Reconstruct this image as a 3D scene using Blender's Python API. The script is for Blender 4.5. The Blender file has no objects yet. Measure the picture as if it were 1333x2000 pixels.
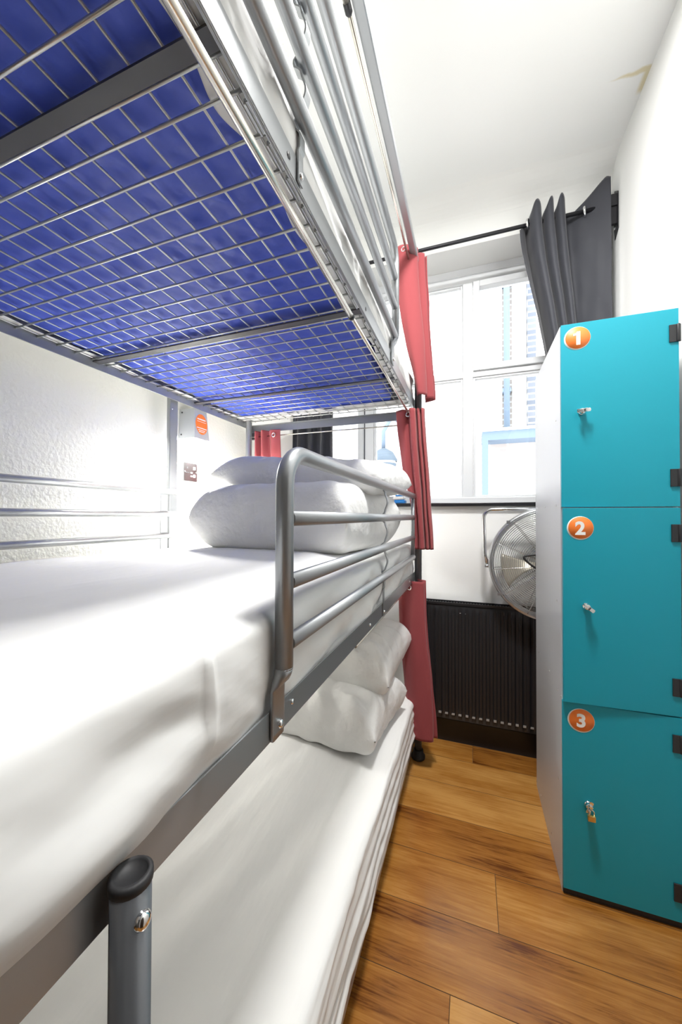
import bpy, math, random
from mathutils import Vector, Matrix, noise
PI = math.pi
sc = bpy.context.scene
COL = sc.collection
random.seed(4)

# ------------------------------------------------------------------ materials
def nt(name):
    m = bpy.data.materials.new(name); m.use_nodes = True
    t = m.node_tree
    return m, t, t.nodes['Principled BSDF'], t.nodes, t.links

def mat(name, col, rough=.5, metal=0., spec=.5, bump=None, sheen=0., coat=0., var=None, aniso=None):
    m, t, b, N, L = nt(name)
    b.inputs['Base Color'].default_value = (*col, 1)
    b.inputs['Roughness'].default_value = rough
    b.inputs['Metallic'].default_value = metal
    b.inputs['Specular IOR Level'].default_value = spec
    b.inputs['Sheen Weight'].default_value = sheen
    b.inputs['Coat Weight'].default_value = coat
    tc = N.new('ShaderNodeTexCoord')
    if bump:
        scale, strength, dist = bump[:3]
        n = N.new('ShaderNodeTexNoise'); n.inputs['Scale'].default_value = scale
        n.inputs['Detail'].default_value = 4
        if aniso:
            mp = N.new('ShaderNodeMapping'); mp.inputs['Scale'].default_value = aniso
            L.new(tc.outputs['Object'], mp.inputs['Vector']); L.new(mp.outputs['Vector'], n.inputs['Vector'])
        else:
            L.new(tc.outputs['Object'], n.inputs['Vector'])
        bp = N.new('ShaderNodeBump'); bp.inputs['Strength'].default_value = strength
        bp.inputs['Distance'].default_value = dist
        L.new(n.outputs['Fac'], bp.inputs['Height']); L.new(bp.outputs['Normal'], b.inputs['Normal'])
    if var:
        n2 = N.new('ShaderNodeTexNoise'); n2.inputs['Scale'].default_value = var[0]
        n2.inputs['Detail'].default_value = 3
        L.new(tc.outputs['Object'], n2.inputs['Vector'])
        mx = N.new('ShaderNodeMix'); mx.data_type = 'RGBA'
        mx.inputs['A'].default_value = (*col, 1)
        mx.inputs['B'].default_value = (*var[1], 1)
        L.new(n2.outputs['Fac'], mx.inputs['Factor'])
        L.new(mx.outputs['Result'], b.inputs['Base Color'])
    return m

def emit(name, col, s):
    m, t, b, N, L = nt(name)
    b.inputs['Base Color'].default_value = (*col, 1)
    b.inputs['Emission Color'].default_value = (*col, 1)
    b.inputs['Emission Strength'].default_value = s
    return m

def glass_mat():
    m, t, b, N, L = nt('clear_glass')
    N.remove(b)
    out = N['Material Output']
    tr = N.new('ShaderNodeBsdfTransparent'); gl = N.new('ShaderNodeBsdfGlossy')
    gl.inputs['Roughness'].default_value = .02
    tr.inputs['Color'].default_value = (.97, .985, .98, 1)
    fr = N.new('ShaderNodeFresnel'); fr.inputs['IOR'].default_value = 1.35
    mx = N.new('ShaderNodeMixShader')
    L.new(fr.outputs['Fac'], mx.inputs['Fac']); L.new(tr.outputs[0], mx.inputs[1]); L.new(gl.outputs[0], mx.inputs[2])
    L.new(mx.outputs[0], out.inputs['Surface'])
    return m

def wood_mat():
    m, t, b, N, L = nt('honey_oak_laminate')
    at = N.new('ShaderNodeAttribute'); at.attribute_name = 'plank'
    tc = N.new('ShaderNodeTexCoord')
    # every plank gets its own piece of grain
    off = N.new('ShaderNodeVectorMath'); off.operation = 'MULTIPLY_ADD'
    off.inputs[1].default_value = (7.3, 11.1, 3.7)
    L.new(at.outputs['Color'], off.inputs[0]); L.new(tc.outputs['Object'], off.inputs[2])
    mp = N.new('ShaderNodeMapping'); mp.inputs['Scale'].default_value = (2.8, 62, 1)
    L.new(off.outputs[0], mp.inputs['Vector'])
    n1 = N.new('ShaderNodeTexNoise'); n1.inputs['Scale'].default_value = 1.6
    n1.inputs['Detail'].default_value = 10; n1.inputs['Roughness'].default_value = .7
    n1.inputs['Distortion'].default_value = .9
    L.new(mp.outputs[0], n1.inputs['Vector'])
    mp2 = N.new('ShaderNodeMapping'); mp2.inputs['Scale'].default_value = (3, 9, 1)
    L.new(off.outputs[0], mp2.inputs['Vector'])
    n2 = N.new('ShaderNodeTexNoise'); n2.inputs['Scale'].default_value = 1.3; n2.inputs['Detail'].default_value = 3
    L.new(mp2.outputs[0], n2.inputs['Vector'])
    add = N.new('ShaderNodeMath'); add.operation = 'MULTIPLY_ADD'; add.inputs[1].default_value = .55
    sub = N.new('ShaderNodeMath'); sub.operation = 'MULTIPLY'; sub.inputs[1].default_value = .5
    L.new(n2.outputs['Fac'], sub.inputs[0])
    L.new(n1.outputs['Fac'], add.inputs[0]); L.new(sub.outputs[0], add.inputs[2])
    ad2 = N.new('ShaderNodeMath'); ad2.operation = 'MULTIPLY_ADD'; ad2.inputs[1].default_value = .24
    sx = N.new('ShaderNodeSeparateColor'); L.new(at.outputs['Color'], sx.inputs[0])
    L.new(sx.outputs[0], ad2.inputs[0]); L.new(add.outputs[0], ad2.inputs[2])
    cr = N.new('ShaderNodeValToRGB')
    e = cr.color_ramp.elements
    e[0].position = .42; e[0].color = (.115, .034, .006, 1)
    e[1].position = .82; e[1].color = (.56, .285, .075, 1)
    k = e.new(.50); k.color = (.27, .100, .016, 1)
    k = e.new(.64); k.color = (.40, .170, .032, 1)
    L.new(ad2.outputs[0], cr.inputs[0]); L.new(cr.outputs[0], b.inputs['Base Color'])
    b.inputs['Roughness'].default_value = .3
    rr = N.new('ShaderNodeMapRange'); rr.inputs['To Min'].default_value = .15; rr.inputs['To Max'].default_value = .32; b.inputs['Specular IOR Level'].default_value = .8; b.inputs['Coat Weight'].default_value = .35; b.inputs['Coat Roughness'].default_value = .12
    L.new(n1.outputs['Fac'], rr.inputs[0]); L.new(rr.outputs[0], b.inputs['Roughness'])
    bp = N.new('ShaderNodeBump'); bp.inputs['Strength'].default_value = .10; bp.inputs['Distance'].default_value = .0012
    L.new(n1.outputs['Fac'], bp.inputs['Height']); L.new(bp.outputs[0], b.inputs['Normal'])
    return m

def ceiling_mat():
    m, t, b, N, L = nt('white_ceiling_paint')
    b.inputs['Roughness'].default_value = .9
    tc = N.new('ShaderNodeTexCoord'); sp = N.new('ShaderNodeSeparateXYZ'); L.new(tc.outputs['Object'], sp.inputs[0])
    def mth(op, a, bb=None, c=None, clamp=False):
        n = N.new('ShaderNodeMath'); n.operation = op; n.use_clamp = clamp
        for i, v in enumerate((a, bb, c)):
            if v is None: continue
            if isinstance(v, (int, float)): n.inputs[i].default_value = v
            else: L.new(v, n.inputs[i])
        return n.outputs[0]
    nz = N.new('ShaderNodeTexNoise'); nz.inputs['Scale'].default_value = 30; L.new(tc.outputs['Object'], nz.inputs[0])
    wob = mth('MULTIPLY_ADD', nz.outputs['Fac'], .016, -.008)
    x = sp.outputs[0]; y = mth('ADD', sp.outputs[1], wob)
    f1 = mth('DIVIDE', mth('SUBTRACT', x, .49), .15, clamp=True)
    hw = mth('MULTIPLY_ADD', f1, .016, .001)
    d1 = mth('ABSOLUTE', mth('SUBTRACT', y, 1.666))
    m1 = mth('MULTIPLY', mth('DIVIDE', mth('SUBTRACT', hw, d1), .008, clamp=True), mth('MULTIPLY', f1, 3., clamp=True))
    inx = mth('DIVIDE', mth('SUBTRACT', x, .618), .012, clamp=True)
    iny = mth('MULTIPLY', mth('DIVIDE', mth('SUBTRACT', y, 1.66), .01, clamp=True), mth('DIVIDE', mth('SUBTRACT', 1.757, y), .02, clamp=True))
    msk = mth('MULTIPLY', mth('MAXIMUM', m1, mth('MULTIPLY', inx, iny)), .75)
    mx = N.new('ShaderNodeMix'); mx.data_type = 'RGBA'
    mx.inputs['A'].default_value = (.84, .85, .84, 1); mx.inputs['B'].default_value = (.66, .57, .32, 1)
    L.new(msk, mx.inputs['Factor']); L.new(mx.outputs['Result'], b.inputs['Base Color'])
    n3 = N.new('ShaderNodeTexNoise'); n3.inputs['Scale'].default_value = 6; n3.inputs['Detail'].default_value = 5
    L.new(tc.outputs['Object'], n3.inputs[0])
    bp = N.new('ShaderNodeBump'); bp.inputs['Strength'].default_value = .15; bp.inputs['Distance'].default_value = .01
    L.new(n3.outputs['Fac'], bp.inputs['Height']); L.new(bp.outputs[0], b.inputs['Normal'])
    return m

def brick_mat(name, c1, c2, mortar, scale=1.):
    m, t, b, N, L = nt(name)
    tc = N.new('ShaderNodeTexCoord'); mp = N.new('ShaderNodeMapping')
    mp.inputs['Rotation'].default_value = (PI/2, 0, 0)
    L.new(tc.outputs['Object'], mp.inputs[0])
    br = N.new('ShaderNodeTexBrick'); br.inputs['Scale'].default_value = scale
    br.inputs['Brick Width'].default_value = .225; br.inputs['Row Height'].default_value = .075
    br.inputs['Mortar Size'].default_value = .011
    br.inputs['Color1'].default_value = (*c1, 1); br.inputs['Color2'].default_value = (*c2, 1)
    br.inputs['Mortar'].default_value = (*mortar, 1)
    L.new(mp.outputs[0], br.inputs[0]); L.new(br.outputs[0], b.inputs['Base Color'])
    b.inputs['Roughness'].default_value = .9
    return m

M = {}
M['post'] = mat('darker_grey_post', (.15, .158, .17), .33, .6, bump=(90, .05, .001))  # bed grey in a darker tone, for most posts
M['steel'] = mat('grey_bed_paint', (.33, .345, .36), .34, .62, bump=(90, .05, .001))
M['steel_dark'] = mat('dark_grey_bed_paint', (.055, .055, .064), .5, .0)
M['wire'] = mat('galvanised_wire', (.66, .67, .66), .3, .85)
M['chrome'] = mat('chrome', (.8, .8, .8), .12, 1.)
M['rod'] = mat('brushed_brass_steel', (.70, .67, .60), .25, .95)
M['sheet'] = mat('white_cotton_sheet', (.75, .75, .74), .85, 0, .25, bump=(9, .22, .02), aniso=(1.6, .35, 1.2), sheen=.1)
M['pillow'] = mat('white_pillowcase', (.77, .77, .76), .85, 0, .25, bump=(13, .4, .03), sheen=.1)
M['blue'] = mat('blue_vinyl', (.050, .092, .52), .50, 0, .4, bump=(11, .22, .02), var=(5, (.056, .102, .56)))
M['red'] = mat('red_cotton_curtain', (.285, .057, .063), .85, 0, .2, bump=(300, .08, .001), sheen=.15)
M['seam'] = mat('pale_red_stitching', (.62, .20, .18), .85)
M['black_cloth'] = mat('black_blackout_cloth', (.030, .032, .042), .62, 0, .4, bump=(400, .05, .001), sheen=.2)
M['black_metal'] = mat('black_metal', (.022, .022, .026), .38, .3)
M['black_plastic'] = mat('black_plastic', (.02, .02, .022), .45)
M['black_rubber'] = mat('black_rubber', (.015, .015, .017), .6)
M['teal'] = mat('teal_laminate', (.0, .30, .395), .48, 0, .5, bump=(160, .04, .001), var=(2.2, (.0, .32, .42)))
M['teal_edge'] = mat('dark_laminate_core', (.02, .03, .03), .6)
M['locker'] = mat('silver_grey_locker_sheet', (.68, .70, .73), .42, .25)
M['rivet'] = mat('bright_rivet', (.8, .8, .8), .25, .9)
M['orange'] = mat('orange_vinyl_sticker', (.82, .17, .018), .5, var=(60, (.86, .22, .035)))
M['white'] = mat('white_vinyl', (.85, .85, .83), .5)
M['brass'] = mat('brass', (.70, .48, .16), .28, .9)
M['wall'] = mat('white_wall_paint', (.84, .845, .83), .9, 0, .3, bump=(14, .10, .01))
M['wall_rough'] = mat('white_woodchip_wall', (.84, .84, .80), .9, 0, .3, bump=(75, .35, .006))
M['wall_dim'] = mat('darkened_unseen_wall', (.07, .06, .05), .7)  # wall out of view, coloured dark to cut fill and reflections on the bed
M['door'] = mat('added_brown_door', (.045, .028, .018), .45)  # dark finish of the added door out of view
M['upvc'] = mat('white_gloss_frame', (.82, .84, .86), .35, 0, .5)
M['rad'] = mat('black_radiator_enamel', (.016, .016, .018), .36, 0, .5)
M['chip'] = mat('chipped_bare_metal', (.45, .45, .44), .5, .3)
M['skirting'] = mat('black_gloss_paint', (.014, .014, .016), .3, 0, .5)
M['gasket'] = mat('dark_gasket', (.05, .055, .07), .6)
M['fan_blade'] = mat('beige_aluminium_blade', (.50, .46, .38), .4, .5)
M['fan_wire'] = mat('chrome_cage_wire', (.62, .62, .61), .2, .9)
M['fan_rim'] = mat('brushed_fan_rim', (.55, .56, .58), .28, .9)
M['lamp'] = mat('pale_grey_lamp_metal', (.46, .48, .50), .45, .2)
M['bulb'] = emit('lit_lamp_diffuser', (1, .96, .88), 14)
M['plate'] = mat('brushed_steel_plate', (.10, .102, .105), .28, .9)
M['sky_blue'] = mat('blue_plastic', (.02, .22, .62), .4)
M['ext_pipe'] = mat('pale_blue_pipe_paint', (.105, .135, .18), .6)
M['ext_grey'] = mat('blue_grey_sheet', (.075, .095, .12), .6)
M['render'] = mat('white_render', (.8, .8, .78), .9)
M['brick'] = brick_mat('pale_brick', (.36, .30, .27), (.31, .27, .25), (.52, .50, .48))
M['brick2'] = brick_mat('grey_brick', (.10, .105, .125), (.14, .14, .16), (.26, .26, .28))
M['glass'] = glass_mat()
M['wood'] = wood_mat()
M['gap'] = mat('dark_plank_joint', (.06, .025, .008), .8)
M['ceiling'] = ceiling_mat()

# ------------------------------------------------------------------ mesh builder
class MB:
    def __init__(s): s.v = []; s.f = []; s.mi = []; s.sm = []
    def add(s, vs, fs, mi=0, smooth=False):
        o = len(s.v); s.v += [tuple(v) for v in vs]
        for f in fs:
            s.f.append(tuple(i + o for i in f)); s.mi.append(mi); s.sm.append(smooth)
        return s
    def box(s, x0, x1, y0, y1, z0, z1, mi=0):
        v = [(x, y, z) for z in (z0, z1) for y in (y0, y1) for x in (x0, x1)]
        return s.add(v, [(0, 2, 3, 1), (4, 5, 7, 6), (0, 1, 5, 4), (2, 6, 7, 3), (0, 4, 6, 2), (1, 3, 7, 5)], mi)
    def tube(s, pts, r, n=12, mi=0, closed=False, cap=True, rfun=None):
        P = [Vector(p) for p in pts]; m = len(P)
        if m < 2: return s
        T = []
        for i in range(m):
            a = P[(i - 1) % m] if (closed or i > 0) else P[i]
            b = P[(i + 1) % m] if (closed or i < m - 1) else P[i]
            T.append((b - a).normalized())
        up = Vector((0, 0, 1)) if abs(T[0].z) < .9 else Vector((1, 0, 0))
        u = (up - T[0] * up.dot(T[0])).normalized()
        vs = []
        for i in range(m):
            u = (u - T[i] * u.dot(T[i])).normalized(); w = T[i].cross(u)
            rr = rfun(i) if rfun else r
            for k in range(n):
                a = 2 * PI * k / n
                vs.append(P[i] + (u * math.cos(a) + w * math.sin(a)) * rr)
        fs = []
        for i in range(m if closed else m - 1):
            j = (i + 1) % m
            for k in range(n):
                q = (k + 1) % n
                fs.append((i * n + k, i * n + q, j * n + q, j * n + k))
        s.add(vs, fs, mi, True)
        if cap and not closed:
            o = len(s.v) - len(vs)
            s.f.append(tuple(o + k for k in range(n))[::-1]); s.mi.append(mi); s.sm.append(False)
            s.f.append(tuple(o + (m - 1) * n + k for k in range(n))); s.mi.append(mi); s.sm.append(False)
        return s
    def cyl(s, a, b, r, n=20, mi=0, r2=None):
        a = Vector(a); b = Vector(b)
        return s.tube([a, b], r, n, mi, rfun=(lambda i: r if i == 0 else (r if r2 is None else r2)))
    def lathe(s, prof, origin, axis, n=28, mi=0):
        """prof: list of (radius, height along axis)"""
        axis = Vector(axis).normalized(); o = Vector(origin)
        up = Vector((0, 0, 1)) if abs(axis.z) < .9 else Vector((1, 0, 0))
        u = (up - axis * up.dot(axis)).normalized(); w = axis.cross(u)
        vs = []; m = len(prof)
        for r, h in prof:
            for k in range(n):
                a = 2 * PI * k / n
                vs.append(o + axis * h + (u * math.cos(a) + w * math.sin(a)) * max(r, 1e-5))
        fs = [(i * n + k, i * n + (k + 1) % n, (i + 1) * n + (k + 1) % n, (i + 1) * n + k) for i in range(m - 1) for k in range(n)]
        return s.add(vs, fs, mi, True)
    def prism(s, poly, a, b, mi=0):
        """poly: list of 3D points; extruded by vector from a offset to b offset"""
        a = Vector(a); b = Vector(b); n = len(poly)
        vs = [Vector(p) + a for p in poly] + [Vector(p) + b for p in poly]
        fs = [tuple(range(n))[::-1], tuple(range(n, 2 * n))] + [(i, (i + 1) % n, n + (i + 1) % n, n + i) for i in range(n)]
        return s.add(vs, fs, mi)
    def grid(s, fn, nu, nv, mi=0, smooth=True, closed_u=False):
        vs = [fn(i / nu, j / nv) for j in range(nv + 1) for i in range(nu + 1)]
        w = nu + 1
        fs = [(j * w + i, j * w + i + 1, (j + 1) * w + i + 1, (j + 1) * w + i) for j in range(nv) for i in range(nu)]
        return s.add(vs, fs, mi, smooth)
    def build(s, name, mats, parent=None, bevel=0., loc=None, fix=True):
        me = bpy.data.meshes.new(name)
        o = bpy.data.objects.new(name, me); COL.objects.link(o)
        org = Vector(loc) if loc is not None else Vector((0, 0, 0))
        base = org
        me.from_pydata([tuple(Vector(v) - base) for v in s.v], [], s.f)
        for m in (mats if isinstance(mats, (list, tuple)) else [mats]): me.materials.append(m)
        me.polygons.foreach_set('material_index', s.mi)
        me.polygons.foreach_set('use_smooth', s.sm)
        if fix:
            import bmesh
            bm = bmesh.new(); bm.from_mesh(me); bmesh.ops.recalc_face_normals(bm, faces=bm.faces); bm.to_mesh(me); bm.free()
        me.update()
        o.location = org
        if parent is not None:
            o.parent = parent; o.matrix_parent_inverse = Matrix.Identity(4)
            pw = Vector((0, 0, 0)); q = parent
            while q is not None: pw += q.location; q = q.parent
            o.location = org - pw
        if bevel:
            b = o.modifiers.new('bevel', 'BEVEL'); b.width = bevel; b.segments = 2; b.limit_method = 'ANGLE'
            b.angle_limit = math.radians(40)
        return o

def tag(o, label, cat, group=None):
    o['label'] = label; o['category'] = cat
    if group: o['group'] = group
    return o
def thing(name, label, cat, loc, group=None):
    o = bpy.data.objects.new(name, None); COL.objects.link(o); o.location = loc
    o.empty_display_size = .05
    return tag(o, label, cat, group)
def struct(o): o['kind'] = 'structure'; return o

def arc(c, r, a0, a1, n, ax='yz'):
    out = []
    for i in range(n + 1):
        a = a0 + (a1 - a0) * i / n
        p, q = math.cos(a) * r, math.sin(a) * r
        out.append((c[0], c[1] + p, c[2] + q) if ax == 'yz' else ((c[0] + p, c[1], c[2] + q) if ax == 'xz' else (c[0] + p, c[1] + q, c[2])))
    return out

# ------------------------------------------------------------------ the room
XL, XR, YB, YF, ZC = -1.40, .64, 2.07, -1.7, 2.895
# floor: every plank is a face of its own on a dark joint bed
def floor():
    b = MB(); b.box(XL - .1, XR + .1, YF - .1, YB + .1, -.06, -.0006, 1)
    W = .187; cols = []
    k0 = int((YF - .97) / W) - 1
    rows = {0: .55, -1: -.052, 1: .073, 2: .62, 3: -.36, 4: -.72, 5: .005}
    for k in range(k0, 8):
        y0 = .97 + k * W; y1 = y0 + W
        if y1 < YF - .05 or y0 > YB + .05: continue
        x0 = rows.get(k, random.uniform(-.6, .6)) - 1.22 * 3
        while x0 < XR + .1:
            x1 = x0 + 1.22
            a, c = max(x0, XL - .05), min(x1, XR + .05)
            if c - a > .01:
                g = .0009
                b.add([(a + g, max(y0, YF - .05) + g, 0), (c - g, max(y0, YF - .05) + g, 0), (c - g, min(y1, YB + .05) - g, 0), (a + g, min(y1, YB + .05) - g, 0)], [(0, 1, 2, 3)])
                cols.append((len(b.f) - 1, (random.random(), random.random(), random.random(), 1)))
            x0 = x1
    o = b.build('floor', [M['wood'], M['gap']], fix=False)
    ca = o.data.color_attributes.new('plank', 'FLOAT_COLOR', 'CORNER')
    d = dict(cols)
    for p in o.data.polygons:
        for li in p.loop_indices: ca.data[li].color = d.get(p.index, (0, 0, 0, 1))
    struct(o)
floor()
struct(MB().box(XL - .1, XR + .1, YF - .1, YB + .35, ZC, ZC + .1).build('ceiling', M['ceiling']))
struct(MB().box(XL - .12, XL, YF - .1, YB + .35, -.06, ZC + .05).build('wall_left', M['wall_rough']))
struct(MB().box(XR, XR + .12, YF - .1, YB + .35, -.06, ZC + .05).build('wall_right', M['wall']))
struct(MB().box(XL - .1, XR + .1, YF - .12, YF, -.06, ZC + .05).build('wall_front', M['wall_dim']))
b = MB().box(XR - .03, XR - .001, -.72, .06, .004, 2.0)  # unseen door, added so the near bed post reflects something dark
d1 = struct(b.build('added_door', M['door'], bevel=.003))
b = MB().box(XR - .045, XR - .0005, -.80, -.725, 0, 2.08); b.box(XR - .045, XR - .0005, .065, .14, 0, 2.08); b.box(XR - .045, XR - .0005, -.725, .065, 2.005, 2.08)
b.build('added_door_frame', M['door'], d1, bevel=.003)
MB().cyl((XR - .031, -.64, 1.02), (XR - .075, -.64, 1.02), .010).cyl((XR - .072, -.64, 1.02), (XR - .072, -.53, 1.02), .009).build('added_door_handle', M['chrome'], d1)
# window wall with opening, reveals and the rounded cove under the ceiling
WX0, WX1, WZ0, WZ1, WY = -1.0, .585, 1.276, 2.668, 2.285
b = MB()
T = .30
b.box(XL - .05, WX0, YB, YB + T, -.05, ZC + .02)
b.box(WX1, XR + .05, YB, YB + T, -.05, ZC + .02)
b.box(WX0, WX1, YB, YB + T, -.05, WZ0 - .019)
b.box(WX0, WX1, YB, YB + T, WZ1, ZC + .02)
cv = [(0, YB - .0005, ZC + .01), (0, YB - .14, ZC + .01), (0, YB - .14, ZC)] + [(0, YB - .14 * (1 - math.sin(t * PI / 2)) , ZC - .09 * (1 - math.cos(t * PI / 2))) for t in (i / 8 for i in range(1, 9))] + [(0, YB - .0005, ZC - .09)]
struct(b.build('wall_back', M['wall']))
struct(MB().prism(cv, (XL, 0, 0), (XR, 0, 0)).build('trim_2', M['wall']))
b = MB().box(XL, XR, YB - .022, YB, 0, .118)
b.prism([(0, YB - .022, .118), (0, YB, .118), (0, YB, .142), (0, YB - .006, .142), (0, YB - .016, .130)], (XL, 0, 0), (XR, 0, 0))
struct(b.build('baseboard_back', M['skirting'], bevel=.003))
struct(MB().box(WX0 - .02, XR - .002, YB - .03, WY - .005, WZ0 - .019, WZ0).build('trim_1', M['skirting'], bevel=.003))

# window: frame, mullions, sashes, panes
def ring(b, x0, x1, z0, z1, w, y0, y1, mi=0, wb=None, wt=None):
    wb = w if wb is None else wb; wt = w if wt is None else wt
    b.box(x0, x0 + w, y0, y1, z0, z1, mi); b.box(x1 - w, x1, y0, y1, z0, z1, mi)
    b.box(x0 + w, x1 - w, y0, y1, z0, z0 + wb, mi); b.box(x0 + w, x1 - w, y0, y1, z1 - wt, z1, mi)
b = MB(); ring(b, WX0, WX1, WZ0 - .001, WZ1, .05, WY, WY + .07, wb=.042, wt=.075)
for x in (-.625, -.018): b.box(x - .029, x + .029, WY + .001, WY + .069, WZ0 + .03, WZ1 - .06)
b.box(WX0 + .04, WX1 - .04, WY + .002, WY + .068, 2.028, 2.062)
b.prism([(0, WY - .03, WZ1), (0, WY, WZ1), (0, WY, WZ1 - .03), (0, WY - .012, WZ1 - .03)], (WX0, 0, 0), (WX1, 0, 0))
win = struct(b.build('window_1', M['upvc'], bevel=.004))
LX = [(WX0 + .05, -.654), (-.596, -.047), (.011, WX1 - .05)]
for i, (x0, x1) in enumerate(LX):
    b = MB(); ring(b, x0 + .001, x1 - .001, 2.062, WZ1 - .076, .036 if i == 2 else .012, WY - .012 if i == 2 else WY + .01, WY + .05)
    if i == 2: b.box(x0, x1, WY - .009, WY + .02, WZ1 - .086, WZ1 - .0745, 1)
    b.build('sash', [M['upvc'], M['gasket']], win, bevel=.003)
    b = MB(); ring(b, x0 + .001, x1 - .001, WZ0 + .041, 2.028, .012 if i else .05, WY + .01, WY + .05)
    if i == 0: b.box(x1 - .004, x1 + .0015, WY - .003, WY + .02, WZ0 + .06, 2.02, 1)
    b.build('sash', [M['upvc'], M['gasket']], win, bevel=.003)
    g = .03 if i == 2 else .008
    MB().box(x0 + g, x1 - g, WY + .030, WY + .034, 2.062 + g, WZ1 - .076 - g).build('pane', M['glass'], win)
    MB().box(x0 + .008, x1 - .008, WY + .030, WY + .034, WZ0 + .048, 2.022).build('pane', M['glass'], win)

# ------------------------------------------------------------------ outside the window
EY = 5.2
def ex(x4): return x4 * EY / 4        # facade positions were sized for 4 m
b = MB(); b.box(-6, 0.20, EY + .3, EY + .6, -3, 9, 0); b.box(.20, 3.5, EY, EY + .6, 2.25, 9, 0); b.box(.20, 3.5, EY, EY + .6, -3, 2.25, 0)
o = b.build('brick_building', M['brick']); tag(o, 'pale sunlit brick building seen through the window', 'building')
MB().box(.27, .38, EY - .06, EY, 2.28, 9).build('pilaster', M['render'], o)
MB().box(.50, .66, EY - .08, EY, 2.28, 9).build('pilaster', M['render'], o)
MB().box(.675, .78, EY - .03, EY, 2.28, 9).build('brick_pier', M['brick2'], o)
b = MB().box(.13, 2.2, EY - .30, EY, 2.16, 2.27); b.box(.13, .20, EY - .30, EY - .2, 1.45, 2.16)
lo = b.build('ledge_beam', M['ext_pipe'], o)
MB().box(.12, 2.2, EY - .33, EY + .01, 2.27, 2.30).build('ledge_cap', M['render'], o)
o = MB().tube([(.43, EY - .12, z) for z in (2.301, 4, 6, 9)], .036, 14).build('drainpipe', M['ext_pipe'])
tag(o, 'pale blue vertical drainpipe on the brick building outside', 'pipe')
for z in (2.8, 4.2, 5.6): MB().box(.38, .48, EY - .13, EY + .001, z, z + .05).build('pipe_bracket', M['ext_pipe'], o)
# rounded grey cowl outside the middle light of the window
cy = 4.4
o = thing('vent_cowl', 'rounded blue grey vent cowl outside above the bunk pillow', 'vent', (-1.02, cy, 1.63))
MB().lathe([(.0, 0), (.05, .0), (.13, .10), (.16, .22)], (-1.02, cy, 1.63), (0, 0, 1)).build('bowl', M['ext_grey'], o)
MB().lathe([(.165, .245), (.17, .27), (.12, .36), (.04, .41), (.0, .41)], (-1.02, cy, 1.63), (0, 0, 1)).build('hood', M['ext_grey'], o)
MB().lathe([(.15, .21), (.15, .25)], (-1.02, cy, 1.63), (0, 0, 1)).build('gap_ring', M['render'], o)
MB().tube([(-1.02, cy, 2.03), (-1.02, cy, 2.25), (-.94, cy + .1, 2.45), (-.92, cy + .6, 2.5), (-.92, EY + .31, 2.5)], .025, 10).build('duct', M['ext_pipe'], o)

# ------------------------------------------------------------------ bunk bed
RX, BX = -.270, -1.31           # outer faces of front and back rails
bed = thing('bunk_bed', 'grey steel three tier bunk bed along the left wall', 'bunk bed', (-.79, .9, 0))
Y0, Y1 = -.12, 1.90
TIER = [.075, .878, 1.747]      # underside of the side rails
RH = .044
def angle_rail(x, sgn, z0, y0=Y0, y1=Y1):
    """rolled rail: upright face, inward lower flange"""
    b = MB(); t = .003
    xi = x + sgn * t
    b.box(min(x, xi), max(x, xi), y0, y1, z0, z0 + RH)
    x2 = x + sgn * .0075
    b.box(min(xi, x2), max(xi, x2), y0, y1, z0 + .0005, z0 + .0035)
    return b
for z in TIER:
    angle_rail(RX, -1, z).build('side_rail', M['steel'], bed, bevel=.0008)
    MB().box(-1.2925, -1.2885, Y0, Y1, z - .0115, z + .034).build('side_rail', M['steel'], bed, bevel=.0008)
    b = MB().box(BX + .02, RX - .02, Y1 - .004, Y1, z - .042, z - .0005)
    b.box(BX + .02, RX - .02, Y1 - .022, Y1 - .004, z - .0035, z - .0005)
    b.build('end_rail', M['steel'], bed, bevel=.0008)
    for y in (.343, .943, 1.455):
        MB().box(-1.288, RX - .0035, y - .0120, y + .0110, z + .0095, z + .0135).build('cross_bar', M['steel_dark'], bed)
# corner and middle posts
PX = RX + .0185
def post(x, y, z0, z1, r=.018, foot=True, cap=True, mt='post'):
    o = MB().cyl((x, y, z0 + (.03 if foot else 0)), (x, y, z1), r, 24).build('post', M[mt], bed)
    if foot: MB().lathe([(.0, 0), (.030, 0), (.034, .004), (.034, .016), (.027, .020), (.024, .045), (.0185, .045)], (x, y, z0), (0, 0, 1)).build('foot_cap', M['black_rubber'], o)
    if cap: MB().lathe([(r * .99, -.004), (r + .0012, -.003), (r + .0012, .003), (r * .86, .0055), (r * .82, .003), (0, .003)], (x, y, z1), (0, 0, 1), 24).build('end_cap', M['black_rubber'], o)
    return o
def bolt(x, y, z, r=.006, h=.005, par=None, ax=(1, 0, 0)):
    MB().lathe([(r, 0), (r, h * .4), (r * .75, h * .85), (r * .3, h), (0, h)], (x, y, z), ax, 14).build('bolt', M['chrome'], par or bed)
pf = post(PX, 1.855, 0, 2.43)
pn = post(PX, .217, 0, .917, .0148)
bolt(PX + .0144, .214, .893, .0066, .006, pn)
post(BX + .055, 1.865, 0, 2.43, mt='steel')
post(PX, Y0 - .02, 0, 2.43); post(BX + .03, Y0 - .02, 0, 2.43)
# flat rear middle post with its bracket plate
o = MB().box(BX - .022, BX - .001, 1.315, 1.363, 0, 1.80).build('rear_post', M['steel'], bed, bevel=.003)
for z in (1.70,): bolt(BX - .001, 1.328, z, .004, .003, o)
# canopy rails that carry the top curtain
MB().box(-.268, -.238, Y0, 1.835, 2.430, 2.462).build('canopy_rail', M['steel'], bed, bevel=.004)
# end bracket of the back rail
b = MB().box(BX + .050, BX + .072, 1.900, 1.912, 1.665, 1.75)
b.build('corner_bracket', M['steel_dark'], bed, bevel=.002)
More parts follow.
